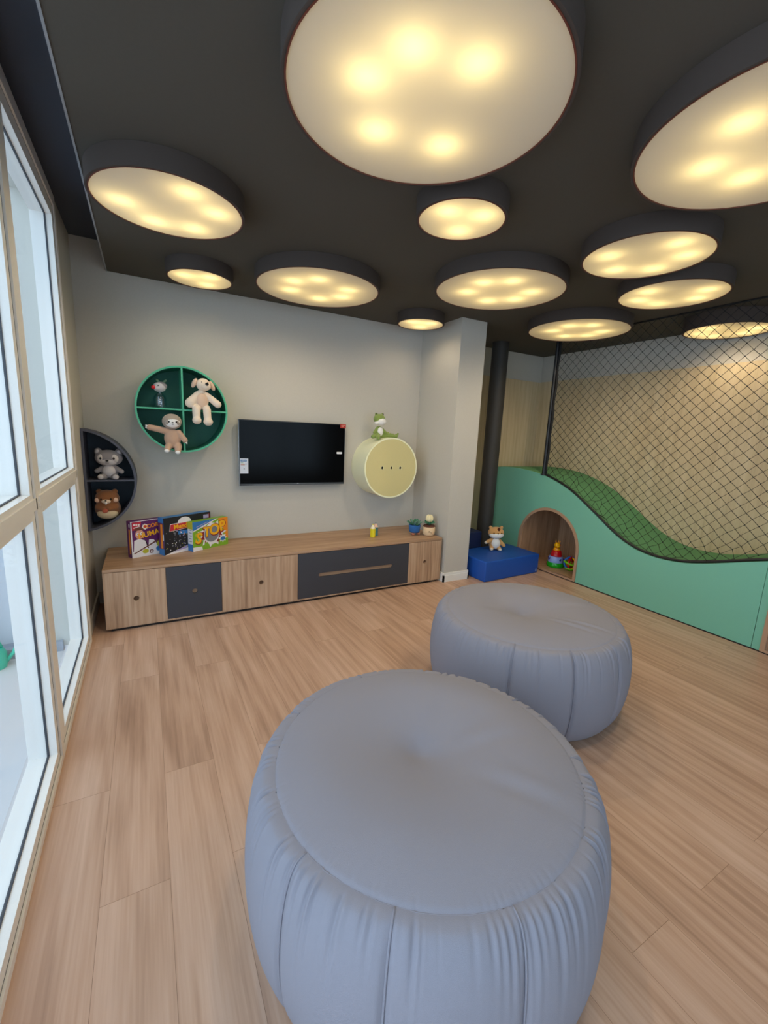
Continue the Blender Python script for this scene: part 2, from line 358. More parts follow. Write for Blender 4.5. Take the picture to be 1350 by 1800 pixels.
def lamp(x, y, r, angs, br, label, h=.09):
    t = thing('ceiling_light', label, 'ceiling light', (x, y, ZC), 0, GL)
    MB().lathe([(0, -.001), (r, -.001), (r, -h), (r-.006, -h-.0015), (r-.011, -h), (r-.011, -.012), (0, -.012)], n=96).build('drum', DRUM, t, smooth=True, auto=40)
    MB().lathe([(r-.0155, -h+.001), (r-.0105, -h+.001), (r-.0105, -h-.001), (r-.0155, -h-.001), (r-.0155, -h+.001)], n=96).build('rim', COPPER, t, smooth=True, auto=40)
    MB().lathe([(0, -.0125), (r-.0115, -.0125)], n=64).build('reflector', INNER, t)
    MB().lathe([(0, -h+.003), (r-.0125, -h+.003)], n=96).build('diffuser', DIFF, t)
    for k, a in enumerate(angs):
        d = bpy.data.lights.new('bulb', 'POINT'); d.energy = BULB_W; d.color = (1, .76, .30); d.shadow_soft_size = 0.0
        o = bpy.data.objects.new('bulb', d); C.objects.link(o); o.parent = t; o.location = (br*math.cos(R(a)), br*math.sin(R(a)), -h+.074)
    # the lamp's own downward light
    d = bpy.data.lights.new('lamp_glow', 'SPOT'); d.energy = DOWN_W*(r/.45)**2; d.color = (1, .84, .60); d.spot_size = R(168); d.spot_blend = .7; d.shadow_soft_size = 0
    o = bpy.data.objects.new('lamp_glow', d); C.objects.link(o); o.parent = t; o.location = (0, 0, -h-.01)
    return t
A5 = [166, -73, -19, 54, 108]; A6 = [-161, -110, -34, 15, 69, 140]; A3 = [-163, -60, 59]
lamp(.158, 2.505, .34, A5, .21, 'medium round drum light nearest the window, its grey side lit by daylight')
lamp(.394, 3.52, .222, A3, .11, 'small round drum light above the green round shelf, close to the back wall')
lamp(1.163, 3.205, .45, A6, .22, 'large round drum light above the television')
lamp(.817, 1.305, .442, [-134, -79, 178, 112, 39], .205, 'biggest looking round drum light at the top centre of the photo')
lamp(1.369, 1.817, .217, A3, .11, 'small round drum light just below the biggest looking one')
lamp(2.223, 2.457, .452, A6, .22, 'large round drum light in front of the pillar, right of the small one')
lamp(2.300, 3.565, .221, A3, .10, 'smallest looking round drum light, touching the corner beside the pillar')
lamp(2.455, 1.571, .33, [81, 18, -102, -45, 150], .20, 'medium round drum light directly below the cut off large one at right')
lamp(3.195, 1.819, .335, A5, .20, 'medium round drum light between the one below the cut off lamp and the net')
lamp(3.562, 2.832, .447, A6, .22, 'large round drum light above the net post, right of the pillar')
lamp(4.395, 1.99, .322, A5, .20, 'round drum light seen through the black net over the climbing hill', h=.115)
lamp(1.907, .798, .447, [171, 104, 50, -20, -80], .21, 'large round drum light cut off by the right edge of the photo')

# ================================================================== CREDENZA
t = thing('media_console', 'long low oak console with oak and charcoal doors under the television', 'cabinet', (1.16, 3.74, 0))
X0, X1, Y0, Y1, H0, H1 = -.315-1.16, 2.620-1.16, 3.425-3.74, 4.055-3.74, .035, .470
MB().b2(X0, X1, Y0, Y1, H1-.022, H1, bev=.002).build('worktop', OAK_H, t)
c = MB().b2(X0, X0+.018, Y0+.002, Y1, H0-.012, H1-.022).b2(X1-.018, X1, Y0+.002, Y1, H0-.012, H1-.022).b2(X0+.018, X1-.018, Y0+.002, Y1, H0-.012, H0+.004)
c.b2(X0+.018, X1-.018, Y1-.01, Y1, H0, H1-.022)
dv = [.0805, .4715, 1.095, 2.2245]
for d in dv: c.b2(d-1.16-.009, d-1.16+.009, Y0+.02, Y1-.01, H0, H1-.022)
c.build('carcass', OAK_V, t)
MB().b2(X0+.03, X1-.03, Y0+.02, Y1-.02, 0, H0-.012).build('plinth', BLACK, t)
edges = [-.313] + dv + [2.618]
labs = [None, 'charcoal door with a round finger hole', None, 'charcoal drop-down door with a long slot', None]
HOLE_LIT = mat('hole_lit', '#b08d70', .7)  # paler tone paints the light falling into the open recess
for i in range(5):
    a, b = edges[i]-1.16+.0015, edges[i+1]-1.16-.0015; z0, z1 = H0+.001, H1-.025; cx = (a+b)/2; dark = i in (1, 3)
    hz = .235
    hole = circ(cx, hz, .019, 28) if i != 3 else rrect(1.285-1.16, hz-.018, 2.045-1.16, hz+.018, .0175)
    mb = MB().plate([rect(a, z0, b, z1), hole], .018, T((0, Y0+.009, 0)) @ XZ)
    o = mb.build('door', CHAR if dark else OAK_V, t)
    if labs[i]: o['label'] = labs[i]
    bx = MB()
    if i == 3: bx.b2(1.27-1.16, 2.06-1.16, Y0+.019, Y0+.022, hz-.03, hz+.03)
    else: bx.b2(cx-.03, cx+.03, Y0+.019, Y0+.022, hz-.03, hz+.03)
    bx.build('hole_backing', HOLE_LIT if i in (1, 3) else mat('hole_dark', '#6b503b', .8), o)  # backing plate, its tone paints how lit the open hole looks

# ================================================================== TELEVISION
t = thing('television', 'black flat television mounted on the wall above the long console', 'television', (1.235, 3.98, 1.27))
w2, hz = .512, .297
MB().b2(-w2, w2, .003, .035, -hz, hz, bev=.003).build('casing', mat('tv_casing', '#0d0d0f', .3), t)
MB().b2(-w2+.09, w2-.09, .035, .07, -hz+.05, hz-.12, bev=.008).build('rear_housing', BLACK, t)
MB().b2(-w2+.008, w2-.008, 0, .0045, -hz+.022, hz-.008).build('screen', mat('tv_screen', '#030304', .15, spec=.12), t)
MB().b2(-w2, w2, -.001, .004, -hz+.008, -hz+.011).b2(-w2-.0025, -w2, .003, .03, -hz, hz).b2(-w2-.0025, w2+.0025, .003, .03, -hz-.0025, -hz).b2(w2, w2+.0025, .003, .03, -hz, hz-.05).build('trim_strip', mat('silver', '#a9abad', .3, .6), t)
MB().b2(-.10, .10, .07, .077, -.12, .12).build('wall_bracket', BLACK, t)
MB().b2(.022, .038, .0005, .0025, -hz+.012, -hz+.017).build('maker_mark', mat('silver', '#a9abad', .3, .6), t)
s = MB().b2(-w2+.006, -w2+.078, -.0015, 0, -.185, -.05, 0)
s.b2(-w2+.012, -w2+.064, -.0022, -.0015, -.078, -.060, 1).b2(-w2+.012, -w2+.034, -.0022, -.0015, -.090, -.086, 2).b2(-w2+.012, -w2+.040, -.0022, -.0015, -.099, -.095, 3).b2(-w2+.012, -w2+.048, -.0022, -.0015, -.109, -.103, 4)
s.b2(-w2+.036, -w2+.046, -.0022, -.0015, -.148, -.136, 5)
s.text('ENERGIA', .010, T((-w2+.038, -.0026, -.0695)) @ XZ, 0).text('A', .016, T((-w2+.058, -.0018, -.1)) @ XZ, 5)
s.build('energy_label', [mat('label_white', '#d5dae6', .5), mat('label_blue', '#2b72ac', .5), mat('label_green', '#7fb09a', .5), mat('label_yellow', '#cdbf8c', .5), mat('label_orange', '#b3714e', .5), mat('label_grey', '#9aa3b0', .5)], t)['label'] = 'white energy label with a blue header'
s = MB().b2(w2-.055, w2+.004, -.0015, 0, hz-.038, hz+.004, 0).text('43"', .03, T((w2-.026, -.002, hz-.017)) @ XZ, 1)
s.build('size_sticker', [mat('sticker_red', '#a8281f', .5), mat('sticker_pink', '#d98d80', .5)], t)['label'] = 'small red sticker on the top corner'
MB().plate([rrect(w2-.088, 0.005, w2-.03, .026, .007)], .001, T((0, -.0006, 0)) @ XZ).build('white_sticker', mat('sticker_white', '#e6e7ea', .5), t)['label'] = 'small white oval sticker'

# ================================================================== WALL SHELVES
# round mint shelf
YF = 3.79
t = thing('round_shelf', 'round mint green wall shelf divided into four quarters left of the television', 'shelf', (.27, YB, 1.61))
r = .332; ti = .013
MB().plate([circ(0, 0, r, 96), circ(0, 0, r-ti, 96)], YB-YF, T((0, -(YB-YF)/2, 0)) @ XZ).build('ring', SHGREEN, t)
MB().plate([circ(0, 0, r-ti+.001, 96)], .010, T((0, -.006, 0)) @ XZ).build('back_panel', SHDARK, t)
D = YB-YF
MB().b2(-.0065, .0065, -D+.001, -.011, -r+ti, r-ti).build('divider', SHGREEN, t)
o = MB().b2(-r+ti, -.0066, -D+.002, -.011, -.006, .006).b2(.0066, r-ti, -D+.002, -.011, -.006, .006).build('shelf_board', SHGREEN, t)
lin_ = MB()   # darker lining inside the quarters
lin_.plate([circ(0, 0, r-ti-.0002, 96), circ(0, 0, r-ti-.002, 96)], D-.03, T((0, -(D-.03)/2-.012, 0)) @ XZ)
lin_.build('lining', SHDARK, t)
# half moon navy shelf in the corner
t = thing('half_moon_shelf', 'dark navy half moon shelf in the corner beside the window', 'shelf', (XL, YB, 1.055))
rr, cx = .385, -.047; D2 = YB-3.80; za = math.sqrt(rr*rr-.05**2)
def half(r_, x0): 
    a = math.acos((x0-cx)/r_); return [(cx+r_*math.cos(q), r_*math.sin(q)) for q in [(-a+2*a*i/48) for i in range(49)]]
MB().plate([half(rr, .002), half(rr-.016, .018)], D2, T((0, -D2/2, 0)) @ XZ).build('shell', NAVY, t)
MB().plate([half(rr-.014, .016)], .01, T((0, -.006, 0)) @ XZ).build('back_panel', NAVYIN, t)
MB().b2(.018, cx+rr-.017, -D2+.002, -.011, -.006, .006).build('shelf_board', NAVY, t)
# yellow drum
t = thing('round_wall_box', 'pale yellow round wall cabinet with three small holes right of the television', 'cabinet', (2.167, YB, 1.155))
D3 = YB-3.75; r = .305
MB().plate([circ(0, 0, r, 128), circ(0, 0, r-.014, 96)], D3-.0005, T((0, -D3/2, 0)) @ XZ).build('barrel', YLIT, t, smooth=True, auto=30)
MB().plate([circ(0, 0, r-.0145, 96)] + [circ(dx, .002, .0125, 20, ry=.016) for dx in (-.105, 0, .105)], .014, T((0, -D3+.0085, 0)) @ XZ).build('front_panel', YELLOW, t)
MB().plate([circ(0, 0, r-.02, 64)], .004, T((0, -D3+.045, 0)) @ XZ).build('inner_panel', mat('dark_inside', '#15120c', .9), t)
for dx in (-.105, 0, .105): MB().plate([circ(dx, .002, .0155, 20, ry=.0190), circ(dx, .002, .0125, 20, ry=.016)], .0012, T((0, -D3+.0012, 0)) @ XZ).build('hole_edging', YLIT, t)

# ================================================================== POUFS
import numpy as np
CR = .03
def pouf(cx, cy, rm, rs, zs, rot, seams, seed, label):
    rng = np.random.default_rng(seed)
    t = thing('pouf', label, 'pouf', (cx, cy, 0), 0, 'round grey canvas poufs on the oak floor')
    NA = 900; A = np.linspace(0, 2*PI, NA, endpoint=False)
    def nz(k, s_, amp):   # smooth random periodic function
        v = np.zeros(NA)
        for q in range(1, k): v += rng.normal()*np.cos(q*A+rng.uniform(0, 6.28))/q**s_
        return amp*v
    creases = []
    ang = 0
    while ang < 2*PI:
        ang += rng.choice([rng.uniform(.03, .07), rng.uniform(.06, .2)], p=[.6, .4]); d = min(abs((ang-R(s)+PI) % (2*PI)-PI) for s in seams)
        strength = rng.uniform(.15, .8)*(.8+.2*math.sin(ang*2.3+seed))
        creases.append((ang, strength, rng.uniform(.03, .12), rng.uniform(.007, .015)))
    NR = 70; rows = []
    lump = nz(6, 1.2, .006)
    for i in range(NR):
        u = i/(NR-1); th = PI*(1-u)   # u=0 top seam, u=1 floor
        z = zs*(1-math.cos(th))/2
        base = rs if u < .5 else rm*.80
        rad = base+(rm-base)*math.sin(th)**.75
        if u > .5: z = max(z, 0)
        depth_below = (zs-z)
        rr_ = np.full(NA, rad)+lump*math.sin(th)
        zz = np.full(NA, z)
        for (a0, st, ln, wd) in creases:
            da = (A-a0+PI) % (2*PI)-PI
            env = math.exp(-(depth_below/ln)**1.3)*min(1, depth_below/.010+.35)
            rr_ -= .019*st*env*np.exp(-(da/wd)**2); rr_ += .009*st*env*np.exp(-((da-wd*1.8)/wd)**2)
            zz -= .004*st*env*np.exp(-(da/wd)**2)*(1 if u < .4 else 0)
        zz -= .0035*math.exp(-(depth_below/.007)**2)
        for s in seams:   # sewn seams pull the side in a little
            da = (A-R(s)+PI) % (2*PI)-PI
            rr_ -= .010*np.exp(-(da/.02)**2)*math.sin(th)**.5; rr_ -= .006*np.exp(-(da/.12)**2)*math.sin(th)
        rows.append(np.c_[rr_*np.cos(A), rr_*np.sin(A), np.maximum(zz, 0)])
    def grid(rows, name, close=None, par=t):
        V = np.concatenate(rows); n = len(rows); f = []
        for i in range(n-1):
            for j in range(NA):
                q = (j+1) % NA; f.append((i*NA+j, i*NA+q, (i+1)*NA+q, (i+1)*NA+j))
        V = [tuple(v) for v in V]
        if close is not None:
            V.append(close); k = len(V)-1; f += [((n-1)*NA+j, (n-1)*NA+(j+1) % NA, k) for j in range(NA)]
        me = bpy.data.meshes.new(name); me.from_pydata(V, [], f); me.materials.append(FABRIC)
        for p in me.polygons: p.use_smooth = True
        bm = bmesh.new(); bm.from_mesh(me); bmesh.ops.recalc_face_normals(bm, faces=bm.faces); bm.to_mesh(me); bm.free()
        o = bpy.data.objects.new(name, me); C.objects.link(o); o.parent = par; return o
    side = grid(rows, 'side_panel', (0, 0, 0))
    # top panel
    trow = []; K = 64
    ph = rng.uniform(0, 6.28, 6)
    for i in range(K):
        u = 1-(i/K)**1.35; rad = rs*u
        x = rad*np.cos(A); y = rad*np.sin(A)
        z = np.full(NA, zs+CR*(1-((u-.62)/.38)**2 if u > .62 else 1))
        # sag in the middle, off centre
        dx, dy = x-.0*rs, y-.03
        d2 = (dx*dx+dy*dy)/(rs*rs); z -= .050*np.exp(-d2/.13); z -= .022*np.exp(-d2/.012)
        # long soft folds towards the rim
        for q, (fa, ln, am, wd) in enumerate(FOLDS[seed]):
            ca, sa = math.cos(R(fa)), math.sin(R(fa)); along = x*ca+y*sa; acr = -x*sa+y*ca
            acr = acr - .02*np.sin(along*9+ph[q % 6])
            z -= am*np.exp(-(acr/wd)**2)*np.exp(-((along-ln)/.11)**2)
            z += am*.7*np.exp(-((acr-wd*1.7)/wd)**2)*np.exp(-((along-ln)/.11)**2)
        z += .0022*np.sin(x*14+ph[0])*np.sin(y*11+ph[1])*(1-u**4)
        z -= .0035*math.exp(-((1-u)/.012)**2)
        if u > .93:   # gathered edge
            for (a0, st, ln, wd) in creases:
                da = (A-a0+PI) % (2*PI)-PI; z -= .0035*st*((u-.93)/.07)*np.exp(-(da/wd)**2)
        trow.append(np.c_[x, y, z])
    grid(trow, 'top_panel', (0, .0, float(trow[-1][:, 2].mean())))
    # piping: ring at the top seam and a cord down each side seam
    pts = [tuple(rows[0][j]+np.array([0, 0, -.0008])) for j in range(0, NA, 5)]
    MB().tube(pts, .0014, 6, closed=True).build('seam_piping', FABRIC, t, smooth=True)
    for s in seams:
        j = int(round((R(s) % (2*PI))/(2*PI)*NA)) % NA
        pts = [tuple(rows[i][j]*np.array([1.004, 1.004, 1])) for i in range(0, NR-6)]
        MB().tube(pts, .0030, 6).build('side_piping', FABRIC, side, smooth=True)
FOLDS = {1: [(-20, .20, .0035, .03), (8, .24, .003, .035), (35, .18, .003, .03), (200, .26, .003, .05), (-60, .30, .004, .03)],
         2: [(-80, .27, .0045, .016), (-66, .33, .004, .013), (15, .2, .003, .03), (150, .2, .003, .04), (-20, .30, .003, .03)]}
sA = [-162, -132.5, -100.5, -64, -28, 10, 48, 90, 130]
sB = [-145, -113, -82, -45, -8, 30, 68, 105]
pouf(.739, .973, .562, .470, .498, 0, sA, 1, 'near round grey canvas pouf filling the bottom of the photo')
CR = .018
pouf(1.947, 1.661, .566, .472, .500, 0, sB, 2, 'far round grey canvas pouf in front of the climbing hill')

# ================================================================== CLIMBING HILL
PX = 3.98
prof_pts = [(4.25, 1.12), (4.0, 1.15), (3.75, 1.150), (3.40, 1.108), (3.04, .985), (2.73, .80), (2.46, .625), (2.27, .540), (2.10, .507), (1.96, .505), (1.80, .525), (1.62, .575), (1.27, .695), (.9, .80), (.5, .88), (0, .92), (-.7, .92)]
def prof_z(y):
    P = prof_pts
    for i in range(len(P)-1):
        if P[i][0] >= y >= P[i+1][0]:
            p0 = P[max(i-1, 0)]; p1 = P[i]; p2 = P[i+1]; p3 = P[min(i+2, len(P)-1)]
            tt = (p1[0]-y)/(p1[0]-p2[0]); m1 = (p2[1]-p0[1])/max(1e-6, (p0[0]-p2[0]))*(p1[0]-p2[0]); m2 = (p3[1]-p1[1])/max(1e-6, (p1[0]-p3[0]))*(p1[0]-p2[0])
            return (2*tt**3-3*tt**2+1)*p1[1]+(tt**3-2*tt**2+tt)*m1+(-2*tt**3+3*tt**2)*p2[1]+(tt**3-tt**2)*m2
    return P[-1][1]
t = thing('climbing_hill', 'mint green wavy climbing hill with arched cubbies along the right wall', 'play structure', (PX, 2.0, 0))
OY = 2.0
def ys(a, b, n): return [a+(b-a)*i/n for i in range(n+1)]
def arch(c, hw, spring, n=28, base=.0):
    return [(c-hw, base)] + [(c+hw*math.cos(PI-PI*i/n), spring+hw*math.sin(PI-PI*i/n)) for i in range(n+1)] + [(c+hw, base)]
AC, AH, AS = 3.245, .425, .325
def panel(y0, y1, ac):
    top = [(y-OY, prof_z(y)) for y in ys(y1, y0, 60)]
    # bottom edge interrupted by the arch
    a = [(p[0]-OY, p[1]) for p in arch(ac, AH, AS, base=.012)]
    return MB().plate([[(y0-OY, .012)] + a + [(y1-OY, .012)] + top], .018, T((.009, 0, 0)) @ YZ)
panel(1.2635, 4.25, AC).build('side_panel', GREEN, t)
panel(-.68, 1.2600, .785).build('side_panel', GREEN, t)
MB().b2(.004, .016, -.68-OY, 4.25-OY, 0, .012).build('kick_strip', BLACK, t)
# walking surface
m = MB(); Y = ys(-.68, 4.25, 140)
n0 = []
for y in Y:
    z = prof_z(y)+.001
    n0.append([m.bm.verts.new((x, y-OY, z+dz)) for x, dz in ((0.0185, -.001), (.024, .003), (.75, .003), (.75, -.02), (0.0185, -.02))])
for a, b in zip(n0, n0[1:]):
    for j in range(5): m.bm.faces.new((a[j], a[(j+1) % 5], b[(j+1) % 5], b[j]))
m.bm.faces.new(n0[0]); m.bm.faces.new(n0[-1][::-1])
m.build('walking_surface', TURF, t, smooth=True, auto=50)['label'] = 'dark green turf surface'
for k, ac in enumerate((AC, .785)):
    c = MB(); c.plate([[(p[0]-OY, p[1]) for p in arch(ac, AH-.001, AS, base=.012)], [(p[0]-OY, p[1]) for p in arch(ac, AH-.032, AS, base=.032)]], .028, T((.006, 0, 0)) @ YZ)
    o = c.build('arch_frame', mat('arch_trim', '#b08d72', .5), t)
    y0, y1 = ac-AH+.02-OY, ac+AH-.045-OY; 
    MB().b2(.02, .70, y0, y1, .012, .032).b2(.682, .70, y0, y1, .032, .77).b2(.02, .682, y0-.018, y0, .012, .77).b2(.02, .682, y1, y1+.018, .012, .77).b2(.02, .70, y0-.018, y1+.018, .77, .788) \
        .build('cubby', OAK_C, o)

# ================================================================== SAFETY NET
t = thing('safety_net', 'black knotted safety net hung from the ceiling above the climbing hill', 'net', (PX+.012, 2.0, 0))
m = MB(); bm = m.bm
DY, DZ = .093, .090; rnd = random.Random(3)
ny = int((3.385+.65)/DY); nzr = int(2.2/DZ)+2
nodes = {}
def node(i, j):   # j half rows from the top, i half columns
    if (i, j) in nodes: return nodes[(i, j)]
    y = 3.375-i*DY/2; z = 2.598-j*DZ/2; zb = prof_z(min(y, 4.2))+.028
    f = max(0, 1-(z-zb)/.30)
    jx = rnd.gauss(0, .0025+.005*f); y2 = y+rnd.gauss(0, .002+.010*f); z2 = z+rnd.gauss(0, .002+.009*f)
    y2 += .02*math.sin(z*2.2+y*1.3)*0.5
    y2 = min(y2, 3.38); ok = z2 > zb-.05
    if z2 < zb: z2 = zb
    nodes[(i, j)] = (Vector((jx, y2-2.0, min(z2, 2.6))), ok); return nodes[(i, j)]
def cord(a, b, r):
    d = b-a
    if d.length < .004: return
    u = d.orthogonal().normalized(); w = d.cross(u).normalized(); A = []; B = []
    mid = (a+b)/2 + Vector((0, 0, -.002))
    for k in range(4):
        o = (u*math.cos(k*PI/2)+w*math.sin(k*PI/2))*r; A.append(bm.verts.new(a+o)); B.append(bm.verts.new(b+o))
    for k in range(4): bm.faces.new((A[k], A[(k+1) % 4], B[(k+1) % 4], B[k]))
for i in range(0, 2*ny):
    for j in range(0, 2*nzr):
        if (i+j) % 2: continue
        p, ok = node(i, j)
        if not ok: continue
        for di, dj in ((1, 1), (-1, 1)):
            if i+di < 0: continue
            q, ok2 = node(i+di, j+dj)
            if ok2: cord(p, q, .0021)
        bmesh.ops.create_icosphere(bm, subdivisions=1, radius=.0048, matrix=T(p))
m.build('netting', NETM, t)
MB().tube([(0, y-2, prof_z(y)+.016) for y in ys(3.40, -.66, 120)], .0115, 8).build('bottom_rope', BLACK, t, smooth=True)
MB().tube([(.0, 3.372-2+.006*math.sin(k*1.3), 1.13+k*.0735) for k in range(21)], .012, 8).build('edge_rope', NETM, t, smooth=True)
MB().tube([(.0, y-2, 2.592) for y in ys(3.38, -.66, 12)], .007, 8).build('top_rope', NETM, t, smooth=True)
MB().cyl((0, 3.405-2, 1.105), (0, 3.405-2, 2.6), .020, n=20).cyl((0, 3.405-2, 1.112), (0, 3.405-2, 1.122), .034, n=20).build('post', BLACK, t, smooth=True, auto=40)

# black round column behind the blue seats
t = thing('standing_pipe', 'thick charcoal round pipe standing from floor to ceiling behind the blue seats', 'pipe', (3.69, 3.97, 0))
MB().cyl((0, 0, 0), (0, 0, ZC), .096, n=48).build('shaft', mat('pipe_charcoal', '#35322f', .6), t, smooth=True, auto=40)
MB().cyl((0, 0, 0), (0, 0, .03), .108, n=48).build('foot_collar', mat('pipe_charcoal', '#35322f', .6), t, smooth=True, auto=40)

# ================================================================== BLUE SEATS
def soft_block(name, par, dx, dy, dz, mt):
    m = MB(); m.b2(-dx/2, dx/2, -dy/2, dy/2, .0, dz); bm = m.bm
    bmesh.ops.bevel(bm, geom=list(bm.edges), offset=.016, segments=4, affect='EDGES', profile=.6)
    o = m.build(name, mt, par, smooth=True); return o
t = thing('block_seat', 'bright blue low block seat with the ginger plush on top beside the arched cubby', 'seat', (3.455, 3.475, 0), R(2.5))
soft_block('cushion', t, .84, .50, .222, BLUE)
sm = MB()
pr = rrect(-.412, -.242, .412, .242, .02); sm.tube([(x, y, .209) for x, y in pr], .0022, 6, closed=True)
sm.build('seam_piping', mat('blue_piping', '#0f4296', .5), t, smooth=True)
MB().b2(.375, .395, -.2515, -.249, .02, .05).build('care_label', mat('tag_grey', '#8796b0', .6), t)
t = thing('block_seat', 'dark navy block seat half hidden behind the pillar and the bright blue seat', 'seat', (3.235, 3.99, 0), 0)
soft_block('cushion', t, .46, .46, .40, NAVB)
MB().tube([(x, y, .387) for x, y in rrect(-.225, -.225, .225, .225, .02)], .0022, 6, closed=True).build('seam_piping', NAVB, t, smooth=True)

# ================================================================== BOARD GAMES
def game(label, loc, rotz, L_, H_, D_, base, printer, mats):
    t = thing('board_game', label, 'board game', loc, rotz, 'board game boxes on the console')
    MB().b2(0, L_, 0.002, D_, 0, H_, bev=.001).build('box', base, t)
    p = MB(); printer(p, L_, H_, D_); p.build('cover_print', mats, t)
    return t
def fr(x, z, rot=0, sc=1, y=-.0006): return T((x, y, z)) @ XZ @ Matrix.Rotation(R(rot), 4, 'Z') @ Matrix.Diagonal((sc, sc, 1, 1))
def poly(p, pts, m, y, th=.0004): p.plate([pts], th, T((0, y, 0)) @ XZ, m)
def spine(p, z0, z1, y0, y1, m, x=-.0005): p.box((x, (y0+y1)/2, (z0+z1)/2), (.0006, y1-y0, z1-z0), None, m)
def starb(cx, cz, r0, r1, n, sq=1, a0=0): return [(cx+(r1 if k % 2 else r0)*math.cos(a0+PI*k/n), cz+sq*(r1 if k % 2 else r0)*math.sin(a0+PI*k/n)) for k in range(2*n)]
LETTERS = [mat('print_white', '#e8e4e6', .45), mat('print_yellow', '#f2b21c', .45), mat('print_purple', '#5b1d5e', .45), mat('print_red', '#c2283a', .45), mat('print_skin', '#d69a83', .45),
           mat('print_green', '#7fae2c', .45), mat('print_blue', '#2f76b8', .45), mat('print_brown', '#6b3b30', .45), mat('print_black', '#1b1b22', .45), mat('print_orange', '#e58a1e', .45),
           mat('print_lavender', '#a79ac4', .45), mat('print_grey', '#7d7f88', .45), mat('print_maroon', '#8e1f25', .45), mat('print_olive', '#b6b432', .45)]
def pr_left(p, L_, H_, D_):
    poly(p, rect(0, 0, L_, H_), 0, .0012); poly(p, rect(.008, .006, L_-.004, H_-.004), 2, .0006)
    poly(p, [(.008, .006), (L_-.004, .006), (L_-.004, .1), (.008, .05)], 0, .0002)
    poly(p, [(.01, H_-.07), (.07, H_-.055), (.078, H_-.008), (.012, H_-.008)], 3, .0002)
    for q in range(3): poly(p, starb(.026+.017*q, H_-.026-.002*q, .009, .006, 5), 0, -.0003)
    poly(p, [(.02, H_-.054), (.066, H_-.045), (.066, H_-.040), (.02, H_-.047)], 0, -.0003)
    poly(p, starb(.105, H_-.05, .024, .019, 8), 0, .0002); poly(p, circ(.105, H_-.05, .010, 14), 3, -.0003)
    p.text('O', .034, fr(.105, H_-.05, 0, 1, -.001), 9)
    p.text('CORPO', .042, fr(.19, H_-.045, 6), 9); p.text('HUMANO', .056, fr(.175, H_-.105, 8, 1, -.0014), 1)
    poly(p, circ(.062, H_-.105, .033, 24, ry=.036), 4, .0002); poly(p, circ(.058, H_-.073, .036, 24, 0, PI, ry=.028), 7, -.0002)     # head and hair
    for dx in (-.013, .015): poly(p, circ(.060+dx, H_-.1, .010, 14), 0, -.0004); poly(p, circ(.060+dx, H_-.1, .003, 8), 8, -.0008)
    poly(p, rect(.05, H_-.128, .078, H_-.122), 3, -.0004)
    poly(p, [(.012, .045), (.02, H_-.15), (.06, H_-.138), (.1, .125), (.12, .06), (.05, .03)], 0, -.0001)       # white coat
    poly(p, [(.122, .065), (.13, .13), (.165, .125), (.19, .08)], 0, -.0001); poly(p, [(.098, .13), (.106, .13), (.126, .06), (.118, .06)], 8, -.0004)
    poly(p, [(.01, .035), (.018, .03), (.25, .13), (.246, .142)], 7, -.0006)
    poly(p, circ(.10, .04, .024, 16, ry=.018), 13, -.0003); poly(p, circ(.215, .085, .03, 16, ry=.025), 13, -.0003); poly(p, starb(.145, .032, .018, .014, 8), 7, -.0006); poly(p, circ(.145, .032, .008, 12), 0, -.0009)
    poly(p, circ(.20, .045, .02, 14), 6, -.0003)
    spine(p, 0, H_, .003, D_, 2); spine(p, .03, H_-.06, .014, .034, 9, -.001); spine(p, H_-.045, H_-.02, .016, .03, 0, -.001)
def pr_mid(p, L_, H_, D_):
    poly(p, rect(0, 0, L_, H_), 8, .0012)
    poly(p, [(.0, .0), (L_, .0), (L_, .05), (.12, .03)], 0, .0004); poly(p, [(.06, .012), (.2, .05), (L_, .12), (L_, .05)], 10, .0002)
    poly(p, [(.045, H_-.115), (.055, H_-.055), (.24, H_-.05), (.25, H_-.105)], 0, .0002)
    poly(p, [(.048, H_-.112), (.058, H_-.060), (.237, H_-.055), (.246, H_-.103)], 3, -.0002)
    p.text('Mundi', .052, fr(.148, H_-.083, 1, 1, -.001), 1)
    q = random.Random(5)
    for k in range(70):   # city night lights
        x, z = q.uniform(.012, .26), q.uniform(.03, H_-.12)
        poly(p, rect(x, z, x+q.uniform(.003, .012), z+q.uniform(.003, .010)), q.choice([0, 11, 11, 10, 13, 4]), -.0002-.00001*k)
    poly(p, rect(.12, H_-.15, .24, H_-.12), 6, -.0001)
    poly(p, [(.18+.06*math.cos(a), H_-.055+.045*math.sin(a)) for a in [PI*i/16 for i in range(17)]], 0, .0001)
    poly(p, rect(L_-.07, H_-.05, L_-.015, H_-.02), 10, -.0002); poly(p, rect(L_-.018, H_-.06, L_-.01, H_-.012), 12, -.0003)
    spine(p, 0, H_, .003, D_, 2); spine(p, 0, .05, .003, D_, 6, -.001); spine(p, H_-.04, H_, .003, D_, 6, -.001); spine(p, .055, H_-.05, .016, .044, 9, -.001); spine(p, .12, .17, .003, .014, 0, -.001)
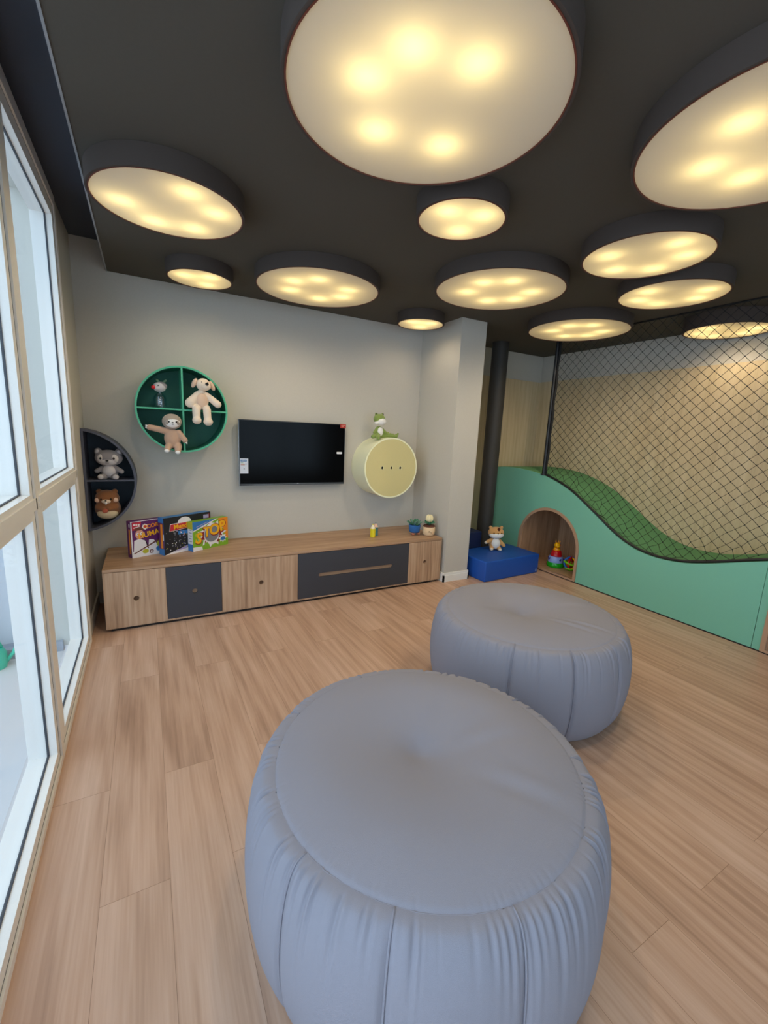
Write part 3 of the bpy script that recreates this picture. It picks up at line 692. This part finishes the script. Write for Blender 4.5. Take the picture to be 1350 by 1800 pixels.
def pr_stop(p, L_, H_, D_):
    poly(p, rect(0, 0, L_, H_), 5, .0012)
    poly(p, [(0, H_*.66), (0, H_), (L_*.72, H_)], 0, .0006); poly(p, [(0, H_*.70), (0, H_), (L_*.64, H_)], 6, .0003)
    poly(p, [(L_*.70, H_), (L_, H_), (L_, .06), (L_*.93, .06), (L_*.86, H_*.6)], 9, .0006)
    poly(p, [(0, 0), (L_*.26, 0), (L_*.24, .03), (0, .035)], 0, .0006)
    poly(p, starb(L_*.53, H_*.50, .145, .100, 11, .80), 0, .0003); poly(p, starb(L_*.53, H_*.50, .132, .088, 11, .76, .1), 12, -.0001)
    poly(p, circ(L_*.52, H_*.5, .075, 24, ry=.095), 0, -.0003); poly(p, circ(L_*.52, H_*.5, .072, 24, ry=.070), 11, -.0005)
    for ch, x, z, rt, sz in (('S', .155, .41, -18, .125), ('T', .385, .58, -4, .115), ('O', .60, .62, 4, .125), ('P', .83, .70, 10, .125)):
        p.text(ch, sz*1.13, fr(L_*x+.003, H_*z-.003, rt, 1, -.0008), 12, th=.0003); p.text(ch, sz, fr(L_*x, H_*z, rt, 1, -.0016), 1, th=.0005)
    poly(p, starb(L_*.84, H_*.27, .042, .026, 8), 0, -.0006); poly(p, circ(L_*.84, H_*.25, .026, 16, ry=.018), 6, -.0009)
    poly(p, starb(L_*.36, H_*.14, .03, .02, 6), 5, -.0004); poly(p, starb(L_*.10, H_*.55, .022, .012, 6), 13, -.0002)
    poly(p, [(L_*.10, H_*.80), (L_*.42, H_*.93), (L_*.42, H_*.95), (L_*.10, H_*.83)], 10, -.0004)
    spine(p, 0, H_, .003, D_, 0); spine(p, 0, .06, .003, D_, 6, -.001); spine(p, H_-.06, H_, .003, D_, 13, -.001)
    for k in range(5): spine(p, .08+.024*k, .086+.024*k, .014, .05, 11, -.001)
AG = R(29)
game('purple board game box with orange lettering and a man in a white coat, leftmost', (-.134, 3.663, .4702), R(25), .265, .285, .065, LETTERS[2], pr_left, LETTERS)
game('dark board game box with a red banner, standing between the purple and green boxes', (.088, 3.663, .4702), R(30), .425, .300, .070, LETTERS[6], pr_mid, LETTERS)
game('green and blue STOP board game box, front right of the three boxes', (.298, 3.702, .4702), R(30), .345, .247, .066, LETTERS[5], pr_stop, LETTERS)

# ================================================================== SMALL THINGS ON THE CONSOLE
def pencil(loc, label, body, tip, h):
    t = thing('pencil_figurine', label, 'ornament', loc, 0, 'little pencil ornaments on the console')
    MB().lathe([(0, 0), (.024, 0), (.027, .004), (.027, h*.66), (0, h*.66)], n=8).build('shaft', body, t)
    MB().lathe([(.027, h*.66), (.024, h*.70), (.009, h*.93), (0, h*.97)], n=8).build('tip', tip, t)
    MB().lathe([(.0095, h*.92), (.004, h), (0, h)], n=8).build('lead', body, t)
pencil((1.945, 3.68, .470), 'small yellow pencil shaped ornament with a cream tip, in front of the teal one', mat('pencil_yellow', '#e5d21f', .4), mat('pencil_cream', '#efe3c6', .6), .135)
pencil((2.005, 3.735, .470), 'small teal pencil shaped ornament with a peach tip behind the yellow one', mat('pencil_teal', '#4c8087', .4), mat('pencil_peach', '#e8bfa6', .6), .135)
t = thing('plush_succulent', 'blue plush pot with grey green succulent leaves on stubby feet', 'plush plant', (2.415, 3.64, .470))
BP = mat('blue_felt', '#2e66a6', .9, bump=.5, bscale=600)
MB().lathe([(0, .028), (.048, .028), (.056, .04), (.062, .10), (.060, .108), (.050, .104), (0, .10)], n=40).build('pot', BP, t, smooth=True)
for s_ in (-1, 1): MB().sph((s_*.032, -.025, .014), (.018, .024, .014)).build('foot', mat('terracotta_felt', '#b27256', .9), t, smooth=True)
MB().sph((-.018, -.056, .066), (.007, .004, .009)).build('eye', BP, t, smooth=True)
q = random.Random(2)
for k in range(17):
    a = k*2.4; rr_ = .018+.0025*k; tilt = .35+.055*k
    m = MB().sph((0, 0, .03), (.015, .007, .032)); m.tf(T((rr_*math.cos(a)*.7, rr_*math.sin(a)*.7, .108)) @ Matrix.Rotation(a, 4, 'Z') @ Matrix.Rotation(tilt, 4, 'Y') @ Matrix.Rotation(PI/2, 4, 'Z'))
    m.build('leaf', SUCC if k % 3 else LEAF, t, smooth=True)
t = thing('plush_flower_pot', 'cream plush pot with a smiling face, green leaves and a pale tulip flower', 'plush plant', (2.545, 3.565, .470))
MB().lathe([(0, 0), (.045, 0), (.060, .012), (.066, .05), (.064, .088), (.058, .095), (0, .095)], n=40).build('pot', mat('cream_felt', '#e9c9a0', .9, bump=.5, bscale=600), t, smooth=True)
MB().lathe([(.0, .093), (.059, .093), (.062, .100), (.056, .110), (0, .112)], n=40).build('soil', SOIL, t, smooth=True)
for s_ in (-1, 1): MB().sph((s_*.028-.008, -.059, .052), (.005, .004, .006)).build('eye', EYE, t, smooth=True)
MB().tube([(-.022+.028*i/8, -.0645+.001*abs(i-4), .046-.008*math.sin(PI*i/8)) for i in range(9)], .0016, 6).build('smile', EYE, t, smooth=True)
for a in (0.15, 1.7, 3.0, 4.2, 5.4):
    MB().sph((.035, 0, .004), (.038, .018, .007)).tf(T((0, 0, .118)) @ Matrix.Rotation(a, 4, 'Z') @ Matrix.Rotation(-.35, 4, 'Y')).build('leaf', LEAF, t, smooth=True)
MB().cyl((0, 0, .1), (0, 0, .15), .008).build('stem', LEAF, t, smooth=True)
PET = mat('petal_cream', '#f3e3b4', .9, bump=.5, bscale=600)
for k in range(5):
    a = k*2*PI/5+.3; MB().sph((.020*math.cos(a), .020*math.sin(a), .182), (.020, .020, .036), (0, 0, 0)).build('petal', PET, t, smooth=True)
MB().sph((.012, -.022, .172), (.017, .012, .018)).build('petal', mat('petal_gold', '#e9c069', .9), t, smooth=True)

# ================================================================== PLUSH TOYS (facing -y)
def eyes(t, c, dx, r=.006, y=0):
    for s_ in (-1, 1): MB().sph((c[0]+s_*dx, c[1], c[2]), r).build('eye', EYE, t, smooth=True)
def limb(p0, p1, r0, r1=None): return ('c', p0, p1, r0, r1 or r0)
def body(t, name, parts, mt, vox=.0045):
    m = MB()
    for p in parts:
        if p[0] == 'c':
            _, a, b, r0, r1 = p; m.cyl(a, b, r0, r1, 16); m.sph(a, r0, None, 0, 16, 10); m.sph(b, r1, None, 0, 16, 10)
        else: m.sph(p[0], p[1], p[2] if len(p) > 2 else None, 0, 24, 16)
    return m.build(name, mt, t, remesh=vox)
# cream dog sitting on the shelf board, legs hanging over
t = thing('plush_dog', 'cream plush dog dangling its legs from the upper right quarter of the round shelf', 'plush toy', (.405, 3.77, 1.617), 0)
body(t, 'body', [((0, 0, .075), (.052, .042, .075)), limb((-.03, 0, .115), (-.085, -.02, .055), .027, .034), ((-.088, -.022, .048), (.036, .030, .036)), limb((.04, 0, .115), (.115, -.03, .05), .024, .029),
  limb((-.03, -.012, .02), (-.047, -.045, .0), .028, .028), limb((-.047, -.045, 0), (-.045, -.047, -.075), .030, .028), ((-.045, -.055, -.083), (.034, .040, .031)),
  limb((.03, -.012, .02), (.032, -.045, .0), .028, .028), limb((.032, -.045, 0), (.035, -.047, -.080), .030, .028), ((.037, -.055, -.090), (.036, .040, .032)),
  ((0, 0, .14), (.03, .03, .02))], CREAMF)
MB().sph((0.0, -.030, .075), (.040, .018, .055)).build('tummy', PINKF, t, smooth=True)
hd = body(t, 'head', [((.015, -.004, .195), (.052, .048, .050)), ((.030, -.040, .182), (.036, .034, .030))], CREAMF)
MB().sph((.034, -.075, .197), (.013, .009, .012)).build('nose', EYE, hd, smooth=True)
for s_ in (-1, 1):
    MB().sph((0, 0, -.028), (.018, .026, .040)).tf(T((.015+s_*.052, .0, .230-.012*(s_ > 0))) @ Matrix.Rotation(-s_*.45, 4, 'Y')).build('ear', PINKF, hd, smooth=True)
    MB().sph((.022+s_*.022, -.046, .212), .004).build('eye', EYE, hd, smooth=True)
# sloth
t = thing('plush_sloth', 'tan plush sloth with a white face in the lower left of the round shelf', 'plush toy', (.185, 3.775, 1.300), 0)
body(t, 'body', [((0, 0, .085), (.060, .045, .075)), limb((-.035, 0, .140), (-.155, -.02, .165), .027, .022), limb((.045, -.01, .13), (.085, -.04, .075), .025, .021),
  limb((-.03, -.02, .03), (-.045, -.055, .0), .026, .021), limb((.035, -.02, .03), (.03, -.06, -.010), .029, .022)], TANF)
hd = body(t, 'head', [((.0, -.006, .215), (.070, .055, .060))], TAUPEF)
MB().sph((.002, -.031, .208), (.055, .034, .041)).build('face', WHITEF, hd, smooth=True)
for s_ in (-1, 1):
    MB().sph((.002+s_*.034, -.050, .208), (.013, .012, .019), (0, -s_*.6, 0)).build('eye_patch', TAUPEF, hd, smooth=True)
    MB().sph((.002+s_*.026, -.0625, .213), .0065).build('eye', EYE, hd, smooth=True)
MB().sph((.002, -.066, .207), (.008, .005, .005)).build('nose', EYE, hd, smooth=True)
MB().tube([(-.008+.002*i, -.0645, .196-.003*math.sin(PI*i/10)) for i in range(11)], .0012, 5).build('mouth', EYE, hd, smooth=True)
for c in ((-.172, -.022, .168), (.092, -.048, .066)):
    for k in (-1, 0, 1): MB().sph((c[0], c[1], c[2]+k*.009), (.013, .006, .005), (0, .2 if c[0] < 0 else .9, 0)).build('claw', WHITEF, t, smooth=True)
for c in ((-.047, -.074, -.008), (.028, -.080, -.018)): MB().sph(c, (.018, .012, .014)).build('foot_pad', WHITEF, t, smooth=True)
# bottle with a reindeer-like head
t = thing('animal_topped_bottle', 'clear bottle topped with a grey animal head and red nose in the round shelf', 'bottle', (.113, 3.86, 1.617), 0); t.scale = (1.2, 1.2, 1.12)
MB().lathe([(0, .0), (.034, .0), (.036, .004), (.036, .070), (.031, .082), (.014, .098), (.013, .108), (0, .108)], n=32).build('bottle', CLEARP, t, smooth=True, auto=40)
m = MB()
for k in range(5): m.sph((.004*math.sin(k*2), -.0365, .014+k*.014), (.003, .002, .003))
m.build('printed_dots', mat('dot_white', '#dfe6ee', .5), t, smooth=True)
hd = body(t, 'head', [((0, 0, .140), (.038, .034, .034)), ((-.016, -.022, .132), (.020, .018, .017))], LGREYF, .003)
MB().sph((.010, .006, .150), (.036, .032, .028)).build('cap', GREYF, hd, smooth=True)
MB().sph((-.036, -.032, .135), .0125).build('nose', RED, hd, smooth=True)
MB().sph((-.008, -.038, .148), .0035).build('eye', EYE, hd, smooth=True)
for s_ in (-1, 1): MB().sph((.012+s_*.020, .005, .182), (.008, .006, .016), (0, s_*.7, 0)).build('antler', mat('antler_green', '#5d7c63', .8), hd, smooth=True)
# grey raccoon-like plush
t = thing('plush_raccoon', 'grey plush animal with white eye patches in the upper half moon shelf', 'plush toy', (-.252, 3.87, 1.0615), R(-8))
body(t, 'body', [((0, 0, .062), (.058, .046, .062)), limb((-.045, -.01, .085), (-.078, -.025, .062), .017, .018), limb((.045, -.01, .085), (.082, -.028, .060), .017, .018),
   limb((-.03, -.03, .02), (-.048, -.060, .022), .022, .021), limb((.03, -.03, .02), (.048, -.060, .022), .022, .021)], GREYF)
MB().sph((0, -.018, .062), (.046, .036, .050)).build('tummy', LGREYF, t, smooth=True)
for s_ in (-1, 1): MB().sph((s_*.049, -.072, .022), (.019, .012, .018)).build('foot_pad', LGREYF, t, smooth=True)
hd = body(t, 'head', [((0, -.006, .160), (.092, .058, .062)), ((-.068, 0, .205), (.026, .018, .030)), ((.068, 0, .205), (.026, .018, .030))], GREYF)
MB().sph((0, -.026, .136), (.062, .042, .032)).build('muzzle', LGREYF, hd, smooth=True)
for s_ in (-1, 1):
    MB().sph((s_*.043, -.043, .160), (.027, .018, .032), (0, s_*-.3, 0)).build('eye_patch', mat('pale_grey_plush', '#cfc9c8', .95, bump=.8, bscale=600), hd, smooth=True)
    MB().sph((s_*.043, -.065, .160), (.0075, .004, .009)).build('eye', EYE, hd, smooth=True)
    MB().sph((s_*.070, -.012, .206), (.014, .012, .018)).build('inner_ear', LGREYF, hd, smooth=True)
MB().sph((0, -.072, .143), (.011, .006, .007)).build('nose', EYE, hd, smooth=True)
MB().tube([(-.012, -.068, .128), (-.005, -.070, .124), (0, -.071, .131), (.005, -.070, .124), (.012, -.068, .128)], .0012, 5).build('mouth', EYE, hd, smooth=True)
# brown bear
t = thing('plush_bear', 'brown round plush bear with pale cheeks in the lower half moon shelf', 'plush toy', (-.283, 3.885, .745), R(-6))
body(t, 'body', [((0, 0, .085), (.088, .062, .085)), ((0, -.003, .165), (.082, .058, .066)), ((-.052, 0, .218), (.022, .014, .020)), ((.052, 0, .218), (.022, .014, .020)),
   limb((-.062, -.03, .10), (-.018, -.062, .088), .020, .016), limb((.062, -.03, .10), (.018, -.062, .088), .020, .016)], BROWNF, .005)
MB().sph((0, -.026, .050), (.072, .046, .044)).build('tummy', mat('cream_tummy', '#d9c6a4', .95, bump=.8, bscale=600), t, smooth=True)
MB().sph((0, -.050, .148), (.032, .020, .018)).build('muzzle', CREAMF, t, smooth=True)
MB().sph((0, -.066, .136), (.010, .008, .010)).build('chin', WHITEF, t, smooth=True)
for s_ in (-1, 1):
    MB().sph((s_*.032, -.056, .165), .0065).build('eye', EYE, t, smooth=True)
    MB().sph((s_*.060, -.040, .156), (.018, .012, .018)).build('cheek', mat('cheek_cream', '#e6bfa6', .95), t, smooth=True)
MB().sph((0, -.069, .156), (.007, .005, .005)).build('nose', EYE, t, smooth=True)
MB().sph((-.008, -.071, .078), (.020, .008, .017)).build('heart', HEART, t, smooth=True)
# crocodile
t = thing('plush_crocodile', 'green plush crocodile with a white snout sitting on the yellow round cabinet', 'plush toy', (2.06, 3.86, 1.447), 0)
body(t, 'body', [((0, 0, .060), (.046, .042, .062)), limb((.03, .01, .028), (.13, .0, .030), .034, .026), limb((.13, 0, .030), (.205, -.005, .022), .026, .017), limb((.205, -.005, .022), (.225, -.005, .055), .017, .010),
   limb((-.02, -.02, .03), (-.085, -.04, .015), .026, .020), limb((-.02, -.03, .03), (-.040, -.075, .005), .024, .020), limb((-.03, -.01, .09), (-.065, -.03, .055), .016, .014), limb((.035, -.01, .09), (.075, -.02, .055), .016, .014)], GREENF)
MB().sph((.004, -.024, .066), (.034, .026, .044)).build('tummy', WHITEF, t, smooth=True)
hd = body(t, 'head', [((0, -.004, .190), (.062, .050, .052)), ((-.036, .0, .235), (.014, .014, .016)), ((.036, 0, .235), (.014, .014, .016))], GREENF)
MB().sph((.012, -.030, .165), (.050, .040, .036)).build('snout', WHITEF, hd, smooth=True)
MB().sph((-.040, -.028, .150), (.026, .024, .015)).build('jaw', WHITEF, hd, smooth=True)
for s_ in (-1, 1): MB().sph((s_*.036, -.013, .238), (.006, .004, .009)).build('eye', EYE, hd, smooth=True)
m = MB()
for k in range(5): m.sph((.08+.03*k, 0, .058-.005*k), (.010, .006, .012))
m.build('back_spikes', mat('spike_green', '#a0a85a', .95), t, smooth=True)
# ginger plush on the blue seat
t = thing('plush_cat', 'ginger and white plush animal with a brown forehead stripe sitting on the blue seat', 'plush toy', (3.50, 3.575, .2235), R(-22))
body(t, 'body', [((0, 0, .075), (.072, .056, .075)), limb((-.05, -.01, .115), (-.105, -.03, .095), .024, .020), limb((.05, -.01, .105), (.10, -.03, .055), .024, .020), limb((-.045, -.03, .03), (-.055, -.055, .020), .026, .022), limb((.035, -.03, .03), (.04, -.065, .020), .026, .022)], GINGERF, .005)
MB().sph((0, -.024, .078), (.056, .042, .064)).build('tummy', WHITEF, t, smooth=True)
for c in ((-.057, -.066, .020), (.042, -.077, .018), (-.116, -.034, .090)): MB().sph(c, (.020, .014, .016)).build('paw', CREAMF, t, smooth=True)
hd = body(t, 'head', [((.0, -.008, .205), (.094, .064, .066)), ((-.066, 0, .262), (.020, .014, .022)), ((.066, 0, .262), (.020, .014, .022)), ], GINGERF, .005)
MB().sph((.0, -.026, .180), (.086, .052, .044)).build('muzzle', WHITEF, hd, smooth=True)
MB().sph((.012, -.054, .248), (.016, .018, .026), (.6, 0, 0)).build('forehead_stripe', DBROWN, hd, smooth=True)
for s_ in (-1, 1): MB().sph((s_*.045+.0, -.068, .207), .0075).build('eye', EYE, hd, smooth=True)
MB().sph((.0, -.079, .206), (.009, .005, .006)).build('nose', EYE, hd, smooth=True)

# ================================================================== TOYS IN THE CUBBY
t = thing('stacking_toy', 'stacking cone toy in green, blue, red and yellow inside the arched cubby', 'toy', (4.20, 3.265, .032), R(20))
P = lambda n, c: mat(n, c, .22)
MB().lathe([(0, 0), (.090, 0), (.098, .010), (.098, .030), (.088, .058), (0, .058)], n=48).build('green_ring', P('toy_green', '#16a31d'), t, smooth=True, auto=45)
MB().lathe([(0, .058), (.086, .058), (.088, .064), (.076, .122), (.070, .128), (0, .128)], n=48).build('blue_ring', P('toy_blue', '#8fa8ea'), t, smooth=True, auto=45)
m = MB()
for a in (-2.2, -1.5, -.8, 0, .8, 1.6, 2.4):
    m.sph((.082*math.cos(a), .082*math.sin(a), .094), (.011, .011, .012)); m.sph((.081*math.cos(a+.12), .081*math.sin(a+.12), .104), (.006, .006, .008))
m.build('printed_shapes', P('toy_navy', '#232e86'), t, smooth=True)
MB().lathe([(0, .128), (.062, .128), (.066, .134), (.052, .190), (.046, .196), (0, .196)], n=48).build('red_ring', P('toy_red', '#c3111d'), t, smooth=True, auto=45)
MB().lathe([(0, .196), (.040, .196), (.042, .205), (.034, .228), (0, .228)], n=48).build('orange_ring', P('toy_orange', '#f0a010'), t, smooth=True, auto=45)
hd = MB().sph((0, 0, .258), (.036, .034, .034)).sph((-.028, -.02, .250), (.020, .020, .016)).build('head', P('toy_yellow', '#f3b712'), t, smooth=True)
for k in range(5): 
    a = k*2*PI/5; MB().cyl((.020*math.cos(a), .020*math.sin(a), .280), (.027*math.cos(a), .027*math.sin(a), .314), .0075, .003, 10).build('crown_point', P('toy_orange', '#f0a010'), hd, smooth=True)
MB().sph((.012, -.032, .264), .006).build('eye', P('toy_redorange', '#d8541b'), hd, smooth=True)
t = thing('ring_ball', 'rattle ball of interlocked red, blue and green rings beside the stacking cone toy', 'toy', (4.235, 3.085, .115), 0)
def tor(rx, ry, rz, col, nm, R_=.068, r_=.0125):
    m = MB().tube([(R_*math.cos(a), R_*math.sin(a), 0) for a in [2*PI*i/36 for i in range(36)]], r_, 10, closed=True); m.tf(Euler((rx, ry, rz)).to_matrix().to_4x4()); m.build(nm, col, t, smooth=True)
tor(R(90), 0, R(20), P('toy_red', '#c3111d'), 'red_ring'); tor(R(75), R(25), R(-50), P('toy_blue2', '#1d62c0'), 'blue_ring'); tor(R(10), R(12), 0, P('toy_lime', '#7fcf1c'), 'green_ring', .07); tor(R(100), 0, R(80), P('toy_yellow', '#f3b712'), 'yellow_ring', .066, .009)
MB().lathe([(.0, -.083), (.035, -.080), (.060, -.062), (.066, -.045), (.055, -.052), (0, -.070)], n=32).build('base_cup', P('toy_lime', '#7fcf1c'), t, smooth=True)
